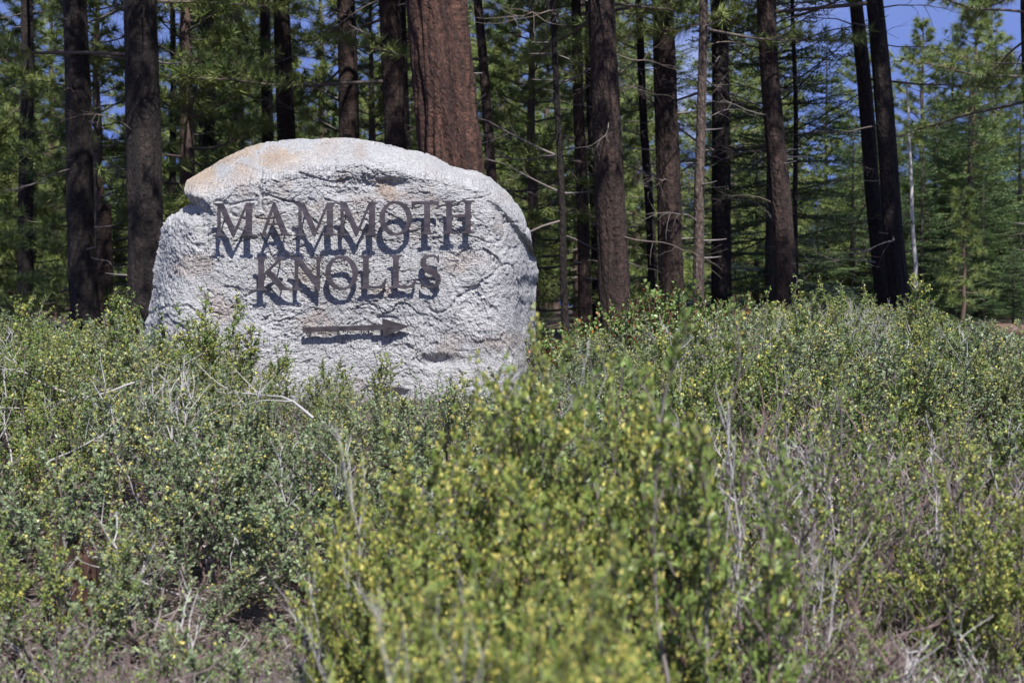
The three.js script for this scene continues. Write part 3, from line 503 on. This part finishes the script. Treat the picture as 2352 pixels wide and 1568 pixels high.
trees.forEach(([xt, xb, yb, w, d, tone, dead, live, crown, label], k) => {
  const r = rngOf(400 + k), b0 = at(xb, yb, d), t0 = at(xt, 0, d), dir = t0.clone().sub(b0); dir.multiplyScalar(1 / dir.y);
  const base = b0.clone().addScaledVector(dir, groundY(b0.x, b0.z) - b0.y); base.y = groundY(base.x, base.z);
  const R0 = w / 2 / F * d, Ht = 9 + R0 * 46, g = thing('pine_tree', label, 'tree', base, 'trunks of the pine wood behind the boulder');
  const axis = []; for (let i = 0; i <= 40; i++) { const y = -0.35 + (Ht + 0.35) * i / 40; axis.push(dir.clone().multiplyScalar(y).add(V(0.06 * noise(y * 0.35, k * 3.7, 1) * Math.min(1, 0.3 / R0) * Math.min(1, y + 0.35), 0, 0.05 * noise(y * 0.35, k * 3.7, 9)))); }
  const rad = (t) => R0 * (1.06 - 0.85 * Math.pow(t, 1.1)) * (1 + 0.5 * Math.exp(-t * Ht / 0.35));
  const big = w > 90;
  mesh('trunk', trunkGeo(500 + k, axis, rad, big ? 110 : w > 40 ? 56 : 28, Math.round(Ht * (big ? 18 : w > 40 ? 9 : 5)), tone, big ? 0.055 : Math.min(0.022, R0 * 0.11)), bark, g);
  const place = (o, y, az, s) => { const q = along(axis, (y + 0.35) / (Ht + 0.35)), rr = rad((y + 0.35) / (Ht + 0.35)) * 0.85; o.position.set(q.x + Math.cos(az) * rr, q.y, q.z - Math.sin(az) * rr); o.rotation.set(0, az, 0); o.scale.setScalar(s); };
  for (let q = 0; q < dead; q++) place(mesh('dead_branch', deadKinds[Math.floor(r() * 7)], twigMat, g), mix(1.2, 7.5, (q + r()) / dead), r() * TAU, 0.45 + 0.5 * r());
  for (let q = 0; q < Math.ceil(dead * 0.8); q++) place(mesh('branch_stub', stubKind, twigMat, g), mix(0.8, 6, r()), r() * TAU, 0.6 + 0.8 * r());
  for (let q = 0; q < live; q++) { const v = boughKinds[Math.floor(r() * 6)], bo = mesh('bough', v.w, twigMat, g); mesh('needles', v.n, needleMat, bo); place(bo, k === trees.length - 1 ? mix(4.2, 8.6, (q + r()) / live) : mix(3.8, 7.5, (q + r()) / live), k === trees.length - 1 ? Math.PI + jit(r, 2.2) : r() * TAU, 0.8 + 0.4 * r()); }
  if (crown) {
    const v = highCrowns[k % 3], y0 = Math.min(6.2 + 1.6 * r(), Ht * 0.55), c = mesh('crown', v.w, twigMat, g), q = along(axis, (y0 + 0.35) / (Ht + 0.35)), s = clamp((Ht - y0) / 13, 0.35, 0.62);
    mesh('needles', v.n, needleMat, c); c.position.copy(q); c.rotation.y = r() * TAU; c.scale.set(mix(s, 1, 0.7), s, mix(s, 1, 0.7)); c.rotation.z = -Math.atan(dir.x);
  } else { const v = highCrowns[(k + 1) % 3], y0 = Ht * 0.62, c = mesh('crown', v.w, twigMat, g), s = (Ht - y0) / 13; mesh('needles', v.n, needleMat, c); c.position.copy(along(axis, (y0 + 0.35) / (Ht + 0.35))); c.scale.set(s * 1.2, s, s * 1.2); c.rotation.y = r() * TAU; }
});
const shadeCrown = pineCrown(333, 0, 13, 3.9, { boughs: 105, twigs: 7, needles: 30, nlen: 0.25, low: 1.4 });
for (const [x, d, k, label] of [[-6.0, 14.4, 0, 'tall pine spreading shade over the broken snag and its neighbours'], [7.4, 15.2, 1, 'tall pine spreading shade over the tilted pair of black pines']]) { // stand beside the frame and shade the trunks
  const v = shadeCrown, g = thing('pine_tree', label, 'tree', V(x, groundY(x, -d), -d)), axis = []; for (let i = 0; i <= 20; i++) axis.push(V(-0.02 * i, -0.35 + 18.35 * i / 20, 0));
  mesh('trunk', trunkGeo(950 + k, axis, (t) => 0.3 * (1.06 - 0.85 * t), 40, 120, BROWN, 0.02), bark, g);
  const c = mesh('crown', v.w, twigMat, g); mesh('needles', v.n, needleMat, c); c.position.set(-0.12, 5.6, 0); c.rotation.y = 1 + k; c.scale.set(1.1, 0.75, 1.1);
}
{ // broken snag beside the first trunk
  const d = 21.6, b = at(243, 700, d), t = at(236, 462, d), base = V(b.x, groundY(b.x, b.z), b.z), h = t.y - base.y, R = 18 / F * d;
  const g = thing('snag', 'broken-off dead trunk with a flat top beside a dark pine', 'tree', base), axis = []; for (let i = 0; i <= 10; i++) axis.push(V((t.x - b.x) * i / 10, -0.3 + (h + 0.3) * i / 10, 0));
  const tg = trunkGeo(901, axis, (q) => R * (1.1 - 0.15 * q) * (q > 0.995 ? 0.0 : 1), 30, 60, BROWN, 0.012); mesh('trunk', tg, bark, g);
}
{ // thin bleached dead tree among the firs
  const d = 30, b = at(2110, 660, d), t = at(2083, 185, d), base = V(b.x, groundY(b.x, b.z), b.z), g = thing('dead_tree', 'thin bleached white dead trunk among green firs', 'tree', base), m = new MB(), r = rngOf(902), pts = [], n = 14;
  for (let i = 0; i <= n; i++) pts.push(V((t.x - b.x) * i / n + jit(r, 0.02), -0.2 + (t.y - base.y + 0.2) * i / n, jit(r, 0.03)));
  m.tube(pts, pts.map((_, i) => mix(0.055, 0.022, i / n)), 7, [0.55, 0.53, 0.52]); mesh('trunk', m.geo(true), twigMat, g);
  for (let q = 0; q < 8; q++) { const o = mesh('branch_stub', stubKind, twigMat, g); o.position.copy(along(pts, 0.2 + 0.75 * r())); o.rotation.y = r() * TAU; o.scale.setScalar(0.6); }
}
// young pines and firs that fill the wood
function fir(seed, Ht, R) {
  const r = rngOf(seed), w = new MB(), n = new MB(), whorls = Math.round(Ht * 2.6);
  for (let k = 0; k < whorls; k++) {
    const t = (k + 0.5 * r()) / whorls, y = mix(0.35, Ht - 0.15, t), nb = t > 0.9 ? 4 : 7, L0 = R * Math.pow(1 - t, 0.8) + 0.12;
    for (let b = 0; b < nb; b++) {
      const az = (b + r() * 0.6) / nb * TAU + k * 1.3, len = L0 * (0.5 + 0.75 * r()), main = wander(r, V(0, y + jit(r, 0.22), 0), V(Math.cos(az), mix(-0.22, 0.45, t) + jit(r, 0.3), Math.sin(az)), len, 5, 0.1, 0.03);
      w.tube(main, main.map((_, q) => mix(0.008 + 0.006 * len, 0.003, q / 5)), 4, [0.14, 0.11, 0.09], false);
      const c = tintOf(r, [0.065, 0.125, 0.048], [0.165, 0.235, 0.085], 0.15), tw = Math.max(5, Math.round(len * 17));
      for (let q = 0; q < tw; q++) {
        const u = mix(0.12, 1, (q + r()) / tw), dm = dirAt(main, u), p = along(main, u), sgn = q % 2 ? 1 : -1, d = V(-dm.z * sgn * 0.9 + dm.x * 0.8, jit(r, 0.25) - 0.05, dm.x * sgn * 0.9 + dm.z * 0.8).normalize(), tl = (0.1 + 0.33 * len * (1.1 - u)) * (0.7 + 0.5 * r()), seg = Math.max(4, Math.round(tl / 0.045));
        for (let e = 0; e < seg; e++) for (let sd = -1; sd <= 1; sd += 2) {   // short flat needle sprays on both sides of each twig
          const f = e / seg * tl, x = p.x + d.x * f, yy = p.y + d.y * f - 0.1 * f * f, z = p.z + d.z * f, kk = 0.8 + 0.45 * r(), cc = [c[0] * kk, c[1] * kk, c[2] * kk], L = 0.06 + 0.035 * r(), nx = -d.z * sd * 0.8 + d.x * 0.7, nz = d.x * sd * 0.8 + d.z * 0.7, up = 0.1 + jit(r, 0.45);
          const i = n.v(x, yy, z, cc); n.v(x + d.x * 0.035, yy + jit(r, 0.008), z + d.z * 0.035, cc); n.v(x + nx * L, yy + up * L, z + nz * L, cc); n.t(i, i + 1, i + 2);
        }
      }
    }
  }
  const stem = []; for (let i = 0; i <= 10; i++) stem.push(V(0, -0.3 + (Ht + 0.3) * i / 10, 0));
  const tk = new MB(); tk.tube(stem, stem.map((_, i) => mix(0.012 * Ht + 0.02, 0.01, i / 10)), 9, [0.12, 0.095, 0.08]);
  return { tk: tk.geo(true), w: w.geo(true), n: n.geo(), H: Ht, tris: n.i.length / 3 };
}
function youngPine(seed, Ht, R, h0, o) {
  const c = pineCrown(seed, h0, Ht - 0.2, R, o), stem = [], r = rngOf(seed + 1); for (let i = 0; i <= 12; i++) stem.push(V(jit(r, 0.03), -0.3 + (Ht + 0.3) * i / 12, jit(r, 0.03)));
  const tk = new MB(); tk.tube(stem, stem.map((_, i) => mix(0.014 * Ht + 0.02, 0.012, i / 12)), 9, [0.13, 0.085, 0.07]);
  return { tk: tk.geo(true), w: c.w, n: c.n, H: Ht, tris: c.tris };
}
const firs = [fir(601, 9, 2.4), fir(602, 7, 2.0), fir(603, 8, 2.7)];
const pines = [youngPine(611, 8, 2.3, 0.4, { boughs: 100 }), youngPine(612, 9, 2.1, 0.6, { boughs: 100 }), youngPine(613, 11, 2.6, 0.9, { boughs: 125 }), youngPine(614, 4.2, 0.9, 0.9, { boughs: 40, twigs: 8 })];
function plantTree(v, x, z, s, rot, name, label, group, sx = 1) {
  const g = thing(name, label, 'tree', V(x, groundY(x, z), z), group); mesh('trunk', v.tk, twigMat, g); const c = mesh('crown', v.w, twigMat, g); mesh('needles', v.n, needleMat, c);
  g.scale.set(s * sx, s, s * sx); g.rotation.y = rot; return g;
}
// single trees that can be told apart: x of stem, y of tip, distance, kind
const tip = (v, px, py, d, rot, name, label, sx, group) => { const q = at(px, py, d), h = q.y - groundY(q.x, q.z); plantTree(v, q.x, q.z, h / v.H, rot, name, label, group, sx); };
tip(pines[3], 2216, 430, 26, 0.5, 'young_pine', 'slim young pine with open boughs standing before the firs', 1);
tip(firs[2], 2230, 130, 38, 1, 'fir_tree', 'largest dense fir behind the slim young pine', 1.15);
tip(firs[1], 2120, 330, 34, 2, 'fir_tree', 'fir behind the thin bleached dead trunk', 1.1);
tip(firs[2], 2330, 560, 31, 3, 'fir_tree', 'short fir under the boughs of the pine against open sky', 1.3);
tip(firs[0], 2290, 330, 44, 4, 'fir_tree', 'dark fir overlapped by the largest dense fir', 1.2);
tip(firs[0], 1900, 90, 44, 5, 'fir_tree', 'tall fir seen between the tilted brown trunk and the black pair', 1.0);
tip(firs[1], 1740, 250, 38, 6, 'fir_tree', 'fir seen between the black stubbed trunk and the tilted brown trunk', 1.15);
tip(firs[1], 1880, 470, 30, 1.4, 'fir_tree', 'low fir at the foot of the black pair of pines', 1.2);
tip(pines[0], 1990, 60, 47, 2.2, 'young_pine', 'leafy pine filling the gap behind the black pair of pines', 1.1);
tip(firs[0], 2190, 60, 46, 0.4, 'fir_tree', 'pointed fir rising over the firs near the bleached trunk', 1.2);
tip(firs[2], 2345, 240, 42, 2.4, 'fir_tree', 'broad fir beneath the drooping pine boughs', 1.35);
tip(firs[1], 2050, 420, 33, 3.3, 'fir_tree', 'fir pressed close behind the thicker black trunk', 1.2);
tip(firs[1], 2260, 420, 35, 5.2, 'fir_tree', 'middle-sized fir before the broad one', 1.25);
tip(pines[2], 2280, 20, 56, 0.9, 'young_pine', 'loose pine crown filling the gap above the broad fir', 1.1);
tip(firs[2], 2150, 210, 40, 1.9, 'fir_tree', 'bushy fir touching the top of the bleached trunk', 1.25);
tip(firs[0], 2290, 90, 50, 4.4, 'fir_tree', 'tall narrow fir below the drooping pine boughs', 1.2);
tip(firs[2], 2190, 520, 31, 0.2, 'fir_tree', 'low bushy fir behind the slim young pine', 1.3);
tip(firs[1], 1960, 300, 40, 2.7, 'fir_tree', 'fir filling the gap beside the slimmer black trunk', 1.3);
tip(pines[1], 2240, 0, 45, 4.9, 'young_pine', 'dark pine crown closing off the sky above the firs', 1.3);
tip(pines[2], 2120, 40, 60, 2.9, 'young_pine', 'yellow-green pine towering behind the firs', 1.2);
{
  const r = rngOf(55);
  for (let d = 25; d < 120; d += 4.2 + d * 0.05) {
    const half = 0.36 * d + 4;
    for (let x0 = -half; x0 < half; x0 += 2.2 + d * 0.02) {
      const x = x0 + jit(r, 1.2), z = -(d + jit(r, 2.4)), [px] = project(V(x, 1.5, z));
      if (px > 1850 && d < 60 && r() < 0.7) continue;
      if (px > 1410 && px < 1640 && r() < 0.4) continue;
      
      if (px < 1400 && d < 60 && r() < 0.1) continue;
      const isFir = px > 1500 && r() < 0.4, v = isFir ? firs[Math.floor(r() * 3)] : pines[Math.floor(r() * 3)], s = 0.7 + 0.5 * r();
      if (isFir) plantTree(v, x, z, s, r() * TAU, 'fir_tree', 'green fir deep in the wood behind the pine trunks', 'firs deep in the wood', 1.1);
      else plantTree(v, x, z, s, r() * TAU, 'young_pine', 'bushy young pine filling the wood behind the tall trunks', 'young pines filling the wood', 1.1);
    }
  }
}

// ---------------------------------------------------------------- small things on the ground
{ // fallen log far at the edge of the wood
  const d = 24, q = at(2330, 722, d), y = groundY(q.x, q.z), g = thing('fallen_log', 'fallen reddish log lying on the forest floor', 'log', V(q.x, y + 0.12, q.z)), axis = []; for (let i = 0; i <= 8; i++) axis.push(V(-0.5 + 1.8 * i / 8, 0.02 * Math.sin(i), 0.15 * i / 8));
  const m = new MB(); m.tube(axis, axis.map((_, i) => 0.14 - 0.006 * i), 12, [0.13, 0.08, 0.055]); mesh('trunk', m.geo(true), twigMat, g);
}
{ // decayed stump in the hollow
  const q = at(170, 1290, 5.75), y = groundY(q.x, q.z), g = thing('stump', 'small decayed reddish stump in a dark hollow among the shrubs', 'stump', V(q.x, y, q.z)), axis = [V(0, -0.1, 0), V(0.01, 0.1, 0), V(0.03, 0.28, 0)];
  const sg = trunkGeo(970, axis, (t) => 0.11 * (1.25 - 0.45 * t), 26, 14, RED, 0.02), P = sg.attributes.position;
  for (let k = 0; k < P.count; k++) if (P.getY(k) > 0.15) P.setY(k, P.getY(k) + 0.13 * noise(P.getX(k) * 22, P.getZ(k) * 22, 3));
  sg.computeVertexNormals(); mesh('wood', sg, bark, g);
}
for (const [px, py, d, az, tilt, sc, label] of [[330, 872, 7.6, 3.3, -0.25, 0.55, 'bleached forked branch lying across the shrubs before the boulder\'s tan end'], [160, 905, 7.4, 2.9, 0.35, 0.4, 'short bleached branch propped in shrubs beside the forked one'], [425, 1150, 6.3, 5.6, -0.3, 0.4, 'bleached stick slanting down into the slope shrubs'], [720, 960, 6.6, 2.3, 0.55, 0.5, 'bleached stick slanting up towards the arrow'], [110, 1060, 6.6, 0.4, 0.6, 0.35, 'bleached stick standing steeply in the silvery shrubs']]) {
  const g = thing('dead_branch', label, 'branch', at(px, py, d)), m = new MB(), r = rngOf(px), main = wander(r, V(0, 0, 0), V(1, 0, 0), 1.5, 9, 0.2, 0); m.tube(main, main.map((_, k) => mix(0.013, 0.004, k / 9)), 6, [0.42, 0.40, 0.39]);
  for (let k = 0; k < 7; k++) { const t = 0.2 + 0.7 * r(), tw = wander(r, along(main, t), dirAt(main, t).add(V(jit(r, 0.6), jit(r, 1), jit(r, 1))), 0.3 + 0.4 * r(), 5, 0.22, 0.02); m.tube(tw, tw.map((_, q) => mix(0.007, 0.0025, q / 5)), 4, [0.42, 0.40, 0.39]); }
  mesh('wood', m.geo(true), twigMat, g); g.rotation.set(0, az, tilt, 'YZX'); g.scale.setScalar(sc);
}
{ // litter of dry twigs and needles
  const m = new MB(), r = rngOf(88), pts = wander(r, V(0, 0, 0), V(1, 0, 0), 1, 4, 0.12, 0); m.tube(pts, [0.02, 0.018, 0.016, 0.012, 0.007], 4, [1, 1, 1]);
  const n = 60000, im = new THREE.InstancedMesh(m.geo(true), twigMat, n), M4 = new THREE.Matrix4(), Q = new THREE.Quaternion(), E = new THREE.Euler(), C = new THREE.Color();
  for (let k = 0; k < n; k++) {
    const d = 3.2 + 9.5 * Math.pow(r(), 1.5), x = jit(r, 0.38 * d + 0.3), z = -d, L = 0.04 + 0.2 * r() * r(), th = 0.035 + 0.13 * r();
    E.set(jit(r, 0.2), r() * TAU, jit(r, 0.3)); Q.setFromEuler(E); M4.compose(V(x, groundY(x, z) + 0.006 + 0.02 * r(), z), Q, V(L, L * 0 + th, th)); im.setMatrixAt(k, M4);
    const t = r(); C.setRGB(mix(0.12, 0.36, t * t), mix(0.09, 0.32, t * t), mix(0.08, 0.30, t * t)); im.setColorAt(k, C);
  }
  im.name = 'dry_litter'; im.castShadow = im.receiveShadow = true; scene.add(im); tag(im, 'dry grey twigs and needles strewn over the soil', 'litter', null, 'stuff');
}

// ---------------------------------------------------------------- draw
const renderer = new THREE.WebGLRenderer({ antialias: true });
renderer.setSize(1024, 682);
renderer.toneMapping = THREE.LinearToneMapping;
renderer.toneMappingExposure = EXPOSURE;
renderer.shadowMap.enabled = true;
renderer.render(scene, camera);
